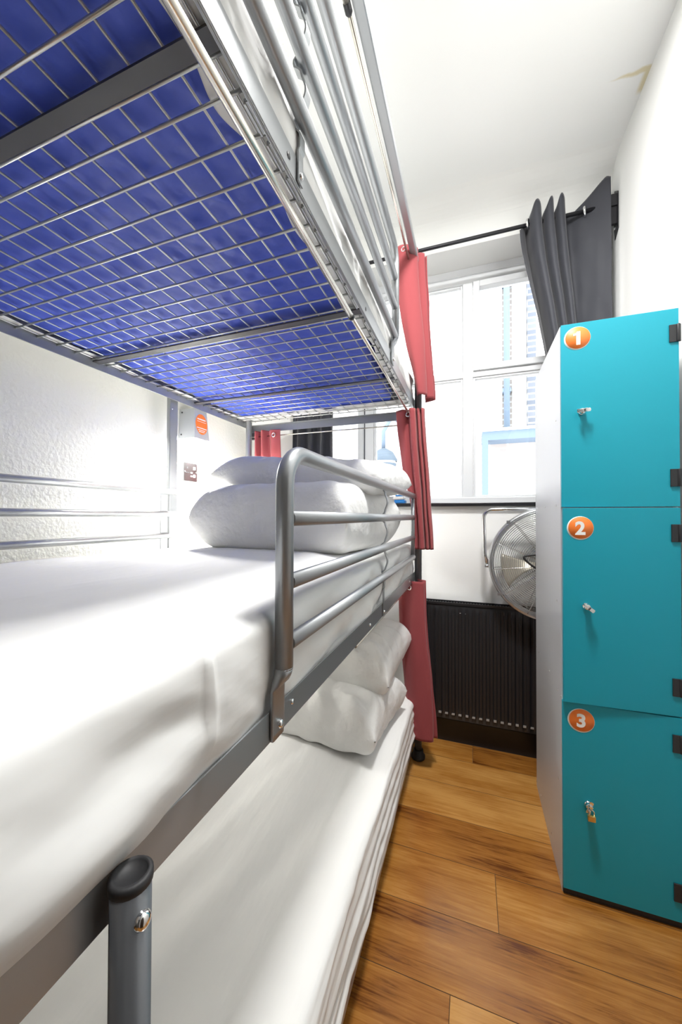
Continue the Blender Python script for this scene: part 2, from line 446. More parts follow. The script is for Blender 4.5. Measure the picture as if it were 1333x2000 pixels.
# wire mesh base of the top tier
zt = TIER[2]
b = MB()
ys = [.402 + .0583 * k for k in range(-9, 26)] + [.3605, .9665, 1.479]
for y in ys: b.tube([(-1.2880, y, zt + .0165), (RX - .012, y, zt + .0165)], .0027, 8)
for j in range(18):
    x = -.351 - .0546 * j
    if x > -1.28: b.tube([(x, Y0, zt + .0212), (x, Y1 - .012, zt + .0212)], .0021, 8)
for x in (-.298, BX + .03): b.tube([(x, Y0, zt + .0212), (x, Y1 - .012, zt + .0212)], .0021, 8)
b.build('wire_mesh', M['wire'], bed)
yy = sorted(.402 + .0583 * k for k in range(-9, 26))
for a, c in zip(yy[:-1], yy[1:]):
    if any(abs((a + c) / 2 - q) < .03 for q in (.343, .943, 1.455)): continue
    b = MB().prism([(RX - .0165, 0, zt + .0045), (RX - .014, 0, zt + .0045), (RX - .014, 0, zt + .0065), (RX - .0045, 0, zt + .0065), (RX - .0045, 0, zt + .0085), (RX - .014, 0, zt + .0085), (RX - .014, 0, zt + .0125), (RX - .0165, 0, zt + .0125)], (0, a + .007, 0), (0, c - .007, 0))
    b.build('edge_clip', M['wire'], bed)

# bed guards: bent tube, three bars, wavy straps
GX = -.2565
def ribbon(pts, wid, th):
    b = MB()
    def fn(lst, off):
        out = []
        for i, (x, z, y) in enumerate(lst):
            a = lst[max(0, i - 1)]; c = lst[min(len(lst) - 1, i + 1)]
            t = Vector((c[0] - a[0], c[1] - a[1])).normalized(); n = Vector((-t.y, t.x))
            out.append((x + n.x * off, y, z + n.y * off))
        return out
    A = fn(pts, th / 2); B = fn(pts, -th / 2); n = len(pts)
    vs = [(p[0], p[1] - wid / 2, p[2]) for p in A] + [(p[0], p[1] + wid / 2, p[2]) for p in A] + [(p[0], p[1] - wid / 2, p[2]) for p in B] + [(p[0], p[1] + wid / 2, p[2]) for p in B]
    fs = []
    for i in range(n - 1):
        fs += [(i, i + 1, n + i + 1, n + i), (2 * n + i, 3 * n + i, 3 * n + i + 1, 2 * n + i + 1), (i, 2 * n + i, 2 * n + i + 1, i + 1), (n + i, n + i + 1, 3 * n + i + 1, 3 * n + i)]
    fs += [(0, n, 3 * n, 2 * n), (n - 1, 3 * n - 1, 4 * n - 1, 2 * n - 1)]
    return b.add(vs, fs, 0, False)
def strap_path(zs, zbot, ztop):
    """flat strap bolted to the rail face, passing behind every bar"""
    out = [(RX + .003, zbot, 0), (RX + .003, zs[0] - .045, 0)]
    n = 60
    for i in range(n + 1):
        z = zs[0] - .04 + (ztop - zs[0] + .04) * i / n
        x = RX + .006
        for q in zs:
            x -= .012 * math.exp(-((z - q) / .012) ** 4)
        for q in [(a + c) / 2 for a, c in zip(zs[:-1], zs[1:])]:
            x += .010 * math.exp(-((z - q) / .022) ** 2)
        out.append((x, z, 0))
    return out
def guard(z0, zs, yp, ye, ystrap, near):
    """zs: heights of the four bars, lowest first; yp: bent post; ye: far end of the bars"""
    s = 1 if near else -1
    r = .0135; R = .055; zt = zs[3]
    path = [(GX, yp, z0 + RH + .058), (GX, yp, zt - R)]
    path += [(GX, yp + s * (R - R * math.cos(a)), zt - R + R * math.sin(a)) for a in (PI / 2 * i / 8 for i in range(1, 9))]
    path += [(GX, ye, zt)]
    g = MB().tube(path, r, 18).build('guard_rail', M['steel'], bed)
    pl = MB(); vs = []; N = 20
    lev = [(z0 + RH + .060, .0136, .0136, GX), (z0 + RH + .050, .0125, .0142, GX - .0015), (z0 + RH + .038, .0075, .0162, RX + .0085), (z0 + RH + .029, .0032, .0176, RX + .0036), (z0 + .012, .0028, .0176, RX + .0032), (z0 + .002, .0028, .0165, RX + .0032)]
    for z, rx_, ry_, cx_ in lev:
        for k in range(N):
            a = 2 * PI * k / N; ca, sa = math.cos(a), math.sin(a)
            pw = 1 if rx_ > .01 else .35
            vs.append((cx_ + rx_ * math.copysign(abs(ca) ** pw, ca), yp + ry_ * math.copysign(abs(sa) ** pw, sa), z))
    fs = [(i * N + k, i * N + (k + 1) % N, (i + 1) * N + (k + 1) % N, (i + 1) * N + k) for i in range(len(lev) - 1) for k in range(N)] + [tuple(range(N)), tuple(range((len(lev) - 1) * N, len(lev) * N))]
    pl.add(vs, fs, 0, True)
    pl.build('foot_plate', M['steel'], g)
    for i in range(3):
        MB().tube([(GX, yp + s * .012, zs[i]), (GX, ye, zs[i])], .0118, 16).build('guard_bar', M['steel'], g)
    rb = ribbon([(x, z, ystrap) for x, z, _ in strap_path(zs, z0 + .004, zs[3] - .012)], .017, .0028)
    rb.build('strap', M['steel'], g)
    if near:
        MB().tube([(GX - .001, ye, zs[3] + .004), (GX - .001, ye, z0 + .12)], .009, 12).build('end_upright', M['steel'], g)
    bolt(RX + .0062, yp + .002, z0 + .020, .0062, .005, g)
    bolt(RX + .0046, ystrap, z0 + .016, .005, .004, g)
    return g
guard(TIER[1], [1.013, 1.103, 1.197, 1.297], .473, 1.72, 1.157, True)
guard(TIER[2], [1.847, 1.950, 2.055, 2.160], 1.292, Y0, .540, False)
for y, z in ((.525, .905), (1.0, .895), (1.70, .90)):
    bolt(RX, y, z, .0045, .003)
for y, z in ((.505, 1.768), (.95, 1.765)):
    MB().lathe([(0, .0004), (.0055, .0004), (.0055, 0)], (RX + .0002, y, z), (1, 0, 0), 14).build('bolt_hole', M['black_plastic'], bed)
# rear guard of the middle tier
b = MB().box(BX - .0, BX + .004, 1.262, 1.30, .93, 1.325)
rg = b.build('rear_guard', M['steel'], bed)
for z in (1.112, 1.210, 1.311):
    MB().tube([(BX + .017, Y0, z), (BX + .017, 1.335, z)], .0125, 14).build('guard_bar', M['steel'], rg)

# ------------------------------------------------------------------ curtain rods on the bed
o = thing('curtain_rod', 'two stage telescopic rod under the edge of the top bunk', 'curtain rod', (-.286, .9, 1.70))
MB().cyl((-.282, Y0, 1.722), (-.282, .862, 1.700), .0068, 16).build('outer_tube', M['rod'], o)
MB().cyl((-.282, .860, 1.700), (-.282, 1.842, 1.697), .0047, 14).build('inner_tube', M['rod'], o)
MB().lathe([(.0068, 0), (.0082, .002), (.0082, .009), (.0047, .011)], (-.282, .856, 1.700), (0, 1, 0), 16).build('collar', M['black_metal'], o)
o = MB().cyl((-1.235, 1.853, 1.668), (-.272, 1.853, 1.668), .0032, 12).build('curtain_wire', M['rod'])
tag(o, 'thin wire across the window end of the middle bunk', 'curtain rod')
o = thing('curtain_rod', 'slim rod along the canopy rail above the top bunk', 'curtain rod', (-.276, .9, 2.41))
MB().cyl((-.275, Y0, 2.414), (-.275, .80, 2.410), .0078, 14).build('outer_tube', M['rod'], o)
MB().cyl((-.275, .80, 2.410), (-.275, 1.83, 2.405), .0052, 14).build('inner_tube', M['rod'], o)
MB().lathe([(.0078, 0), (.0092, .002), (.0092, .02), (.0052, .026)], (-.275, .795, 2.410), (0, 1, 0), 16).build('collar', M['black_metal'], o)
o = MB().cyl((-.282, .9, .866), (-.282, 1.842, .866), .0045, 14).build('curtain_rod', M['rod'])
tag(o, 'slim rod under the edge of the middle bunk', 'curtain rod')

# ------------------------------------------------------------------ bedding
def fbm(p, o=3): return noise.fractal(Vector(p), .9, 2.0, o)
def mattress(x0, x1, y0, y1, z0, z1, r, disp, name, label, K=84, Mst=260, under=None):
    """rounded box; the cross section runs along Y, disp(p, n) moves each point"""
    root = thing(name, label, 'mattress', ((x0 + x1) / 2, (y0 + y1) / 2, z0))
    def loop(ins):
        a0, a1, c0, c1 = x0 + ins, x1 - ins, z0 + ins * .4, z1 - ins * .7
        rr = r
        per = []
        def seg(p, q, n):
            for i in range(n): per.append((p[0] + (q[0] - p[0]) * i / n, p[1] + (q[1] - p[1]) * i / n))
        def cor(cx, cz, s):
            for i in range(6):
                a = s + PI / 2 * i / 6; per.append((cx + rr * math.cos(a), cz + rr * math.sin(a)))
        cor(a1 - rr, c1 - rr, 0); seg((a1 - rr, c1), (a0 + rr, c1), 40); cor(a0 + rr, c1 - rr, PI / 2)
        seg((a0, c1 - rr), (a0, c0 + rr), 10); cor(a0 + rr, c0 + rr, PI); seg((a0 + rr, c0), (a1 - rr, c0), 30); cor(a1 - rr, c0 + rr, 1.5 * PI)
        seg((a1, c0 + rr), (a1, c1 - rr), 22)
        return per
    ysn = []
    for i in range(6):
        a = PI / 2 * i / 6; ysn.append((y0 + r - r * math.cos(a) , r * (1 - math.sin(a))))
    for i in range(Mst + 1): ysn.append((y0 + r + (y1 - y0 - 2 * r) * i / Mst, 0))
    for i in range(1, 7):
        a = PI / 2 * i / 6; ysn.append((y1 - r + r * math.sin(a), r * (1 - math.cos(a))))
    vs = []; n = len(loop(0))
    for y, ins in ysn:
        lp = loop(ins)
        for i, (x, z) in enumerate(lp):
            p = lp[i - 1]; q = lp[(i + 1) % n]
            t = Vector((q[0] - p[0], q[1] - p[1]))
            nv = Vector((t.y, -t.x)).normalized()
            d = disp(x, y, z, nv) if ins < r * .9 else Vector((0, 0, 0))
            vs.append((x + d[0], y + d[1], z + d[2]))
    fs = [(j * n + i, j * n + (i + 1) % n, (j + 1) * n + (i + 1) % n, (j + 1) * n + i) for j in range(len(ysn) - 1) for i in range(n)]
    fs += [tuple(range(n))[::-1], tuple((len(ysn) - 1) * n + i for i in range(n))]
    b = MB().add(vs, fs, 0, True)
    b.build('fitted_sheet', M['sheet'], root)
    return root

def g(v, c, w): return math.exp(-((v - c) / w) ** 2)
def sst(a, b, x):
    t = min(1, max(0, (x - a) / (b - a))); return t * t * (3 - 2 * t)
# middle mattress: soft bulging side, tucked creases
def disp_mid(x, y, z, n):
    side = sst(.6, 1, n.x) if x > -.4 else 0
    top = sst(.5, 1, n.y)
    d = 0
    h = (z - .915) / .155
    if side > 0:
        d += side * ((.004 + .008 * (1 - sst(.36, .46, y))) * math.sin(PI * min(1, max(0, h))) - .002 * (1 - sst(0, .25, h)) - .004 * g(y, .473, .03))
        d -= side * .0035 * g(h, .965, .022)
        ph = y * 9 + h * 2.2
        d += side * .017 * g(y, .15, .10) * g(h, .22, .28)
        d += side * .007 * fbm((y * 5 + z * 6, z * 5, 3), 3)
        d += -side * .008 * g(h, .52 + .5 * (y - .27), .16) * sst(.1, .22, y) * (1 - sst(.30, .36, y))
        d += side * .006 * g(y, .318 + .012 * math.sin(h * 3), .005) * sst(.1, .4, h)
        # loose diagonal pulls further along
        d += side * .006 * math.sin((y * 1.0 - z * 3.2) * 15 + 2 * fbm((y * 2, z * 3, 9))) * sst(.55, .8, y)
        d -= side * .006 * g(h, .93, .03)
    if top > 0:
        d += top * (.012 * fbm((x * 1.6, y * 1.1, 1), 3) + .0030 * fbm((x * 10 + y * 2, y * 2.0, 5), 3))
        d += top * .020 * sst(.28, .5, -x) * (1 - sst(1.0, 1.28, -x))
        d -= top * .013 * g(x + .30 + .25 * (y - .27), 0, .014) * g(y, .27, .05)
        d -= top * .012 * g(x + .275 + .25 * (y - .18), 0, .014) * g(y, .18, .04)
    out = [n.x * d, 0, n.y * d]
    return out
mattress(-1.272, -.2765, Y0 + .02, 1.862, .898, 1.062, .022, disp_mid, 'mattress', 'white sheeted mattress on the middle bunk')
def disp_low(x, y, z, n):
    side = sst(.6, 1, n.x) if x > -.4 else 0
    top = sst(.5, 1, n.y)
    d = 0
    if side > 0:
        h = (z - .12) / .19
        d += side * (.006 * fbm((y * 1.5, z * 40, 3), 3) + .004 * math.sin(z * 150 + y * 5) * (1 - sst(.5, .9, h)) + .004 * (1 - h) + .004 * fbm((y * 7, z * 8, 2)))
    if top > 0:
        d += top * (.016 * fbm((x * 2.0, y * 1.2, 7), 3))
        d += top * .0045 * fbm((x * 15 - y * 3.2, y * 1.2, 5), 3)
        d -= top * .008 * g(x + .46 - .06 * (y - 1), 0, .05)
    return [n.x * d, 0, n.y * d]
mattress(-1.272, -.262, Y0 + .02, 1.862, .122, .325, .022, disp_low, 'mattress', 'white sheeted mattress on the bottom bunk')
# top mattress: blue vinyl body whose underside shows, white sheet gathered round its sides
root = thing('mattress', 'blue vinyl mattress with white fitted sheet on the top bunk', 'mattress', (-.79, .9, zt + .0236))
zb = zt + .0236
def blue_under(u, v):
    x = -1.262 + u * (.982 - .03); y = Y0 + .03 + v * 1.79
    d = .004 * math.cos((x + .351) / .0546 * 2 * PI) * math.cos((y - .402) / .0583 * 2 * PI)
    return (x, y, zb + .0085 + .005 * fbm((x * 6, y * 6, 2), 3) + .003 * fbm((x * 22, y * 18, 8), 2) - d * .4 + .004)
def edge_in(y): return .020 * fbm((y * 4.0, 1.3, 2), 3)
b = MB()
# blue underside with rounded corners (one sheet of vinyl, wrapped up at its edges)
bx0, bx1, by0, by1, br = -1.268, -.310, Y0 + .02, 1.838, .10
N1, N2 = 90, 150
def blue_fn(u, v):
    y = by0 + (by1 - by0) * v
    ins = 0
    if y > by1 - br: ins = br - math.sqrt(max(0, br * br - (y - by1 + br) ** 2))
    xa, xb = bx0 + ins * .6, bx1 - ins - .05 * sst(.9, 1.6, y)
    x = xa + (xb - xa) * u
    z = zb + .010 + .006 * fbm((x * 6, y * 6, 2), 3) + .003 * fbm((x * 22, y * 18, 8), 2) - .0022 * math.cos((x + .351) / .0546 * 2 * PI) * math.cos((y - .402) / .0583 * 2 * PI)
    z = max(z, zb + .0035)
    if u < .004 or u > .996 or v > .996 or v < .004: z = zb + .035
    return (x, y, z)
b.grid(blue_fn, N1, N2)
def blue_top(u, v):
    p = blue_fn(u, v); return (p[0], p[1], zb + .12)
b.grid(blue_top, 20, 40)
b.build('vinyl_cover', M['blue'], root)
# the sheet: side skirts, top and gathered hem under the rim
def sheet_prof(t):
    """closed strip from the hem under the mattress, round the side, over the top"""
    pts = [(-.058, .0030), (-.036, .0016), (-.016, .0022), (-.003, .012), (.002, .035), (.0045, .075), (.001, .115), (-.012, .140), (-.040, .150), (-.20, .160), (-.5, .162)]
    f = t * (len(pts) - 1); i = min(int(f), len(pts) - 2); f -= i
    def cr(p0, p1, p2, p3, f): return .5 * (2 * p1 + (p2 - p0) * f + (2 * p0 - 5 * p1 + 4 * p2 - p3) * f * f + (3 * p1 - p0 - 3 * p2 + p3) * f ** 3)
    P = [pts[max(0, i - 1)], pts[i], pts[i + 1], pts[min(len(pts) - 1, i + 2)]]
    return cr(*[p[0] for p in P], f), cr(*[p[1] for p in P], f)
def sheet_front(u, v):
    y = Y0 + .02 + u * (1.845 - Y0 - .02)
    dx, dz = sheet_prof(v)
    w = 1 - sst(.45, .6, v)
    sidew = g(v, .45, .2)
    ns = fbm((y * 7 + dz * 12, dz * 9, 4), 3)
    hem = (1 - sst(0, .18, v))
    x = -.279 + dx + sidew * (.008 * ns + .006 * math.sin(y * 11 + dz * 40 + 2 * ns)) + hem * (.018 * fbm((y * 5.5, 0, 6), 2) + .016 - .026 * g(y, .42, .05) - .018 * g(y, .85, .09))
    return (min(x, -.2745 if dz < .022 else -.2705), y, zb + max(dz, .0012) + sidew * .002 * ns)
b = MB().grid(sheet_front, 260, 44)
def sheet_back(u, v):
    p = sheet_front(u, v); return (-.79 * 2 - p[0] - .012, p[1], p[2])
b.grid(sheet_back, 120, 30)
def sheet_end(u, v):
    dx, dz = sheet_prof(v)
    x = -1.285 + u * .99
    hem = (1 - sst(0, .18, v))
    return (x, 1.872 + dx + hem * (-.03 + .03 * fbm((x * 6, 0, 3), 2)), zb + max(dz, .0012))
b.grid(sheet_end, 80, 26)
so = b.build('fitted_sheet', M['sheet'], root, fix=False)
so.modifiers.new('thickness', 'SOLIDIFY').thickness = .0012

# pillows and folded duvets
def cushion(name, label, cat, cx, cyy, cz, w, d, h, rot=0, tilt=(0, 0), p=3.0, q=.5, seed=0, wr=.012, flap=False, matn='pillow', flat=.5):
    """w along local x, d along local y, h thick; flat = share of the thickness below the seam"""
    o = None
    R = Matrix.Rotation(rot, 4, 'Z') @ Matrix.Rotation(tilt[0], 4, 'X') @ Matrix.Rotation(tilt[1], 4, 'Y')
    b = MB(); n = 72; m = 54
    def surf(s):
        def fn(u, v):
            a = u * 2 - 1; c = v * 2 - 1
            a = math.copysign(abs(a) ** .8, a); c = math.copysign(abs(c) ** .8, c)
            t = max(0, (1 - abs(a) ** p) * (1 - abs(c) ** p)) ** q
            pin = 1 - .06 * (1 - abs(c) ** 2) * abs(a) ** 6 - 0.0
            pin2 = 1 - .06 * (1 - abs(a) ** 2) * abs(c) ** 6
            x = a * w / 2 * pin; y = c * d / 2 * pin2
            e = max(abs(a), abs(c))
            rad = sst(.45, .95, e) * (1 - sst(.96, 1, e))
            wn = fbm((x * 6 + seed, y * 6, s * 2 + seed), 3) * wr * .8
            ang = math.atan2(c, a)
            wn += rad * wr * .7 * math.sin(ang * 17 + 3 * fbm((x * 3, y * 3, seed + 4), 2) + seed)
            lim = (1 - flat) if s > 0 else flat
            z = s * h * lim * t + wn * t ** .5 * (1 if s > 0 else .35)
            return tuple(R @ Vector((x, y, z)) + Vector((cx, cyy, cz + h * flat)))
        return fn
    b.grid(surf(1), n, m); b.grid(surf(-1), n, m)
    import bmesh
    o = b.build(name, M[matn], None, loc=(cx, cyy, cz))
    bm = bmesh.new(); bm.from_mesh(o.data); bmesh.ops.remove_doubles(bm, verts=bm.verts, dist=.0004)
    bmesh.ops.recalc_face_normals(bm, faces=bm.faces); bm.to_mesh(o.data); bm.free()
    for pl in o.data.polygons: pl.use_smooth = True
    tag(o, label, cat)
    return o
cushion('folded_duvet', 'plump folded white duvet on the middle bunk under a flatter pillow', 'duvet', -.645, 1.32, 1.070, .68, .52, .250, rot=-.13, p=9, q=.5, seed=1, wr=.005)
cushion('pillow', 'flat white pillow on top of the folded duvet in the middle bunk', 'pillow', -.63, 1.44, 1.300, .74, .46, .140, rot=-.05, tilt=(.05, .07), p=8, q=.5, seed=2.4, wr=.008, flat=.42)
cushion('folded_duvet', 'rolled white duvet under the pillow on the bottom bunk', 'duvet', -.60, 1.475, .318, .62, .42, .205, rot=-.10, p=8, q=.5, seed=5, wr=.020)
cushion('pillow', 'puffy white pillow leaning on the rolled duvet in the bottom bunk', 'pillow', -.60, 1.60, .480, .64, .40, .235, rot=-.08, tilt=(.18, .05), p=6, q=.5, seed=8, wr=.022)

# ------------------------------------------------------------------ curtains
def cat_rom(pts, n):
    out = []
    for i in range(len(pts) - 1):
        p0 = pts[max(0, i - 1)]; p1 = pts[i]; p2 = pts[i + 1]; p3 = pts[min(len(pts) - 1, i + 2)]
        for k in range(n):
            f = k / n
            out.append(tuple(.5 * (2 * b + (c - a) * f + (2 * a - 5 * b + 4 * c - d) * f * f + (3 * b - a - 3 * c + d) * f ** 3) for a, b, c, d in zip(p0, p1, p2, p3)))
    out.append(pts[-1]); return out
def curtain(name, label, matk, levels, eyes=(), eye_ax=(0, 1, 0), eye_r=.011, group=None, seams=(), th=.0016, ztop=None, er=None):
    """levels: list of (z, [(x, y), ...]) from the top down, same number of points"""
    sub = 7
    rows = [(z, cat_rom(p, sub)) for z, p in levels]
    n = len(rows[0][1]); NV = 60
    ftop = None
    def fn(u, v):
        i = min(int(round(u * (n - 1))), n - 1)
        zc = [r[0] for r in rows]; m = len(rows) - 1
        f = v * m; k = min(int(f), m - 1); f -= k
        pts = [rows[max(0, k - 1)], rows[k], rows[k + 1], rows[min(m, k + 2)]]
        def cr(a, b, c, d): return .5 * (2 * b + (c - a) * f + (2 * a - 5 * b + 4 * c - d) * f * f + (3 * b - a - 3 * c + d) * f ** 3)
        x = cr(*[p[1][i][0] for p in pts]); y = cr(*[p[1][i][1] for p in pts])
        z = zc[k] + (zc[k + 1] - zc[k]) * f
        if ztop: z += ztop(u) * (1 - v) ** 3
        w = .003 * fbm((x * 12, y * 12, z * 5), 2)
        return (x + w, y + w, z)
    c0 = fn(.5, 0)
    root = thing(name, label, 'curtain', (c0[0], c0[1], c0[2]), group)
    b = MB().grid(fn, n - 1, NV)
    o = b.build('cloth', M[matk], root, fix=False)
    sm = o.modifiers.new('thickness', 'SOLIDIFY'); sm.thickness = th
    for e in eyes:
        R = er or .0085
        bb = MB()
        ax = Vector(eye_ax).normalized(); up = Vector((0, 0, 1)); w = ax.cross(up).normalized()
        bb.tube([Vector(e) + (up * math.cos(2 * PI * i / 20) + w * math.sin(2 * PI * i / 20)) * R for i in range(20)], R * .30, 8, closed=True)
        bb.build('eyelet', M['chrome'], root)
    for u0 in seams:
        bb = MB()
        pts = [Vector(fn(u0, i / 40)) + Vector((.0012, -.0012, 0)) for i in range(41)]
        bb.tube(pts, .0006, 5); bb.build('seam', M['seam'], root)
    return root
# zig-zag bunched curtains: x swings across the rod, y creeps along it
curtain('bunk_curtain', 'red curtain bunched at the window end of the top bunk', 'red', [
    (2.475, [(-.335, 1.700), (-.300, 1.690), (-.262, 1.705), (-.240, 1.735), (-.250, 1.765), (-.228, 1.770), (-.212, 1.785), (-.235, 1.80), (-.222, 1.81), (-.205, 1.805), (-.260, 1.830)]),
    (2.25, [(-.325, 1.700), (-.290, 1.690), (-.250, 1.705), (-.228, 1.735), (-.240, 1.765), (-.218, 1.770), (-.200, 1.785), (-.225, 1.80), (-.212, 1.81), (-.195, 1.805), (-.255, 1.830)]),
    (2.05, [(-.295, 1.71), (-.268, 1.695), (-.235, 1.705), (-.210, 1.735), (-.222, 1.765), (-.205, 1.770), (-.190, 1.785), (-.212, 1.80), (-.200, 1.81), (-.185, 1.805), (-.245, 1.830)]),
    (1.765, [(-.236, 1.72), (-.228, 1.70), (-.212, 1.705), (-.195, 1.735), (-.208, 1.765), (-.190, 1.770), (-.168, 1.785), (-.190, 1.80), (-.180, 1.81), (-.165, 1.805), (-.215, 1.830)])],
    eyes=[(-.297, 1.688, 2.452)], eye_ax=(.3, 1, 0), er=.010, seams=(.03,))
curtain('bunk_curtain', 'red curtain bunched at the window end of the middle bunk', 'red', [
    (1.715, [(-.345, 1.765), (-.310, 1.745), (-.285, 1.760), (-.272, 1.730), (-.255, 1.735), (-.247, 1.765), (-.238, 1.740), (-.226, 1.765), (-.220, 1.742), (-.212, 1.775), (-.25, 1.80)]),
    (1.45, [(-.315, 1.765), (-.290, 1.745), (-.270, 1.760), (-.255, 1.730), (-.240, 1.735), (-.232, 1.765), (-.222, 1.740), (-.210, 1.765), (-.204, 1.742), (-.196, 1.775), (-.235, 1.80)]),
    (1.22, [(-.270, 1.775), (-.258, 1.750), (-.244, 1.765), (-.234, 1.735), (-.220, 1.740), (-.213, 1.768), (-.203, 1.742), (-.193, 1.768), (-.187, 1.745), (-.180, 1.775), (-.215, 1.80)]),
    (1.046, [(-.262, 1.780), (-.250, 1.755), (-.236, 1.768), (-.226, 1.738), (-.212, 1.742), (-.205, 1.768), (-.195, 1.744), (-.184, 1.768), (-.178, 1.747), (-.170, 1.775), (-.205, 1.80)])],
    eyes=[(-.283, 1.738, 1.688)], eye_ax=(.2, 1, 0), er=.010, seams=(.03, .42, .63, .83))
curtain('bunk_curtain', 'red curtain hanging flat at the window end of the bottom bunk', 'red', [
    (.893, [(-.342, 1.80), (-.320, 1.780), (-.300, 1.778), (-.268, 1.760), (-.240, 1.752), (-.216, 1.750), (-.212, 1.768), (-.222, 1.79), (-.208, 1.80), (-.25, 1.83)]),
    (.65, [(-.332, 1.80), (-.315, 1.780), (-.298, 1.778), (-.262, 1.756), (-.230, 1.748), (-.205, 1.750), (-.202, 1.768), (-.212, 1.79), (-.200, 1.80), (-.24, 1.83)]),
    (.40, [(-.312, 1.80), (-.300, 1.780), (-.285, 1.770), (-.250, 1.752), (-.215, 1.748), (-.184, 1.752), (-.178, 1.768), (-.190, 1.79), (-.176, 1.80), (-.22, 1.83)]),
    (.150, [(-.292, 1.79), (-.280, 1.772), (-.270, 1.764), (-.235, 1.750), (-.205, 1.748), (-.176, 1.755), (-.170, 1.768), (-.175, 1.79), (-.155, 1.80), (-.20, 1.83)])],
    eyes=[(-.279, 1.752, .862)], eye_ax=(.5, 1, 0), er=.010, ztop=lambda u: 0, seams=(.24,))
curtain('bunk_curtain', 'short red curtain hanging at the far wall corner behind the pillow', 'red', [
    (1.700, [(-1.205, 1.875), (-1.19, 1.835), (-1.17, 1.865), (-1.145, 1.828), (-1.115, 1.86), (-1.09, 1.84), (-1.03, 1.845)]),
    (1.50, [(-1.205, 1.875), (-1.188, 1.835), (-1.165, 1.865), (-1.14, 1.828), (-1.10, 1.86), (-1.075, 1.84), (-1.03, 1.848)]),
    (1.34, [(-1.205, 1.875), (-1.186, 1.835), (-1.162, 1.865), (-1.136, 1.828), (-1.095, 1.86), (-1.068, 1.84), (-1.03, 1.85)])],
    eyes=[(-1.070, 1.835, 1.668)], eye_ax=(.2, 1, 0), er=.011)

# window curtain rod, brackets, blackout curtains
RODY, RODZ = 2.005, 2.655
o = thing('curtain_pole', 'black metal curtain pole above the window', 'curtain pole', (0, RODY, RODZ))
MB().cyl((-1.28, RODY, RODZ), (.61, RODY, RODZ), .0095, 18).build('pole', M['black_metal'], o)
bk = MB()
bk.prism([(XR - .004, 1.985, 2.70), (XR - .004, 2.030, 2.735), (XR - .004, 2.045, 2.62), (XR - .004, 2.03, 2.50), (XR - .004, 1.985, 2.53)], (0, 0, 0), (.0035, 0, 0))
bk.box(.600, .637, 1.990, 2.020, 2.640, 2.695)
bk.box(.612, .637, 1.996, 2.014, 2.56, 2.64)
bk.build('bracket', M['black_metal'], o, bevel=.003)
bolt(XR - .005, 2.02, 2.55, .006, .004, o, (-1, 0, 0)); bolt(XR - .005, 2.02, 2.71, .006, .004, o, (-1, 0, 0))
MB().box(-1.30, -1.27, 1.99, 2.069, 2.63, 2.68).build('bracket', M['black_metal'], o, bevel=.003)
def bumps(cs, w, h):
    return lambda u: sum(h * math.exp(-((u - c) / w) ** 2) for c in cs)
# right: three standing pleats and a flat wing
P0 = [(.228, 1.985), (.252, 2.030), (.262, 2.060), (.275, 1.990), (.292, 1.960), (.318, 1.972), (.330, 2.035), (.337, 1.985), (.352, 1.962), (.372, 1.975), (.380, 2.035), (.388, 1.985), (.400, 1.963), (.420, 1.976), (.430, 2.036), (.452, 2.046), (.490, 2.028), (.530, 2.008), (.568, 1.989), (.606, 1.970)]
P1 = [(x + .020 * (.61 - x) / .38, y) for x, y in P0]
P2 = [(x + .075 * (.61 - x) / .38, y) for x, y in P0]
P3 = [(x + .120 * (.61 - x) / .38, y + .0) for x, y in P0]
P4 = [(x + .130 * (.61 - x) / .38, 1.93 + (y - 1.93) * .9) for x, y in P0]
nseg = len(P0) - 1
tops = lambda u: .055 * (math.exp(-((u * nseg - 4.4) / .9) ** 2) + math.exp(-((u * nseg - 8.6) / .9) ** 2) + math.exp(-((u * nseg - 12.4) / .9) ** 2)) + .088 * min(1, max(0, (u * nseg - 15.6) / 2.9)) - .012 * sst(18.5, 19, u * nseg) - .06 * (1 - sst(0, 1.2, u * nseg))
curtain('window_curtain', 'black blackout curtain gathered on the right of the window above the lockers', 'black_cloth', [
    (2.685, P0), (2.50, P1), (2.20, P2), (1.90, P3), (1.45, P4)],
    eyes=[(.268, 2.0, 2.655), (.513, 2.01, 2.655)], eye_ax=(1, -.4, 0), er=.020, ztop=tops, th=.002)
PL = [(-1.04 + i * .0225, 2.018 + .017 * math.sin(i * 1.9)) for i in range(13)]
curtain('window_curtain', 'dark blackout curtain on the left of the window behind the bunk', 'black_cloth', [
    (2.70, PL), (2.3, PL), (1.8, PL), (1.2, PL)], eyes=[(-.90, RODY, 2.655)], eye_ax=(1, 0, 0), er=.02, th=.002)

# small packet on the sill
o = thing('packet', 'small blue and white packet lying on the black window sill', 'packet', (-.39, 2.12, WZ0))
MB().box(-.425, -.360, 2.10, 2.16, WZ0, WZ0 + .022).build('pouch', M['sky_blue'], o, bevel=.006)
MB().box(-.428, -.366, 2.098, 2.158, WZ0 + .0225, WZ0 + .042).build('wrapper', M['white'], o, bevel=.006)
MB().box(-.418, -.375, 2.105, 2.15, WZ0 + .0425, WZ0 + .052).build('flap', M['sky_blue'], o, bevel=.004)

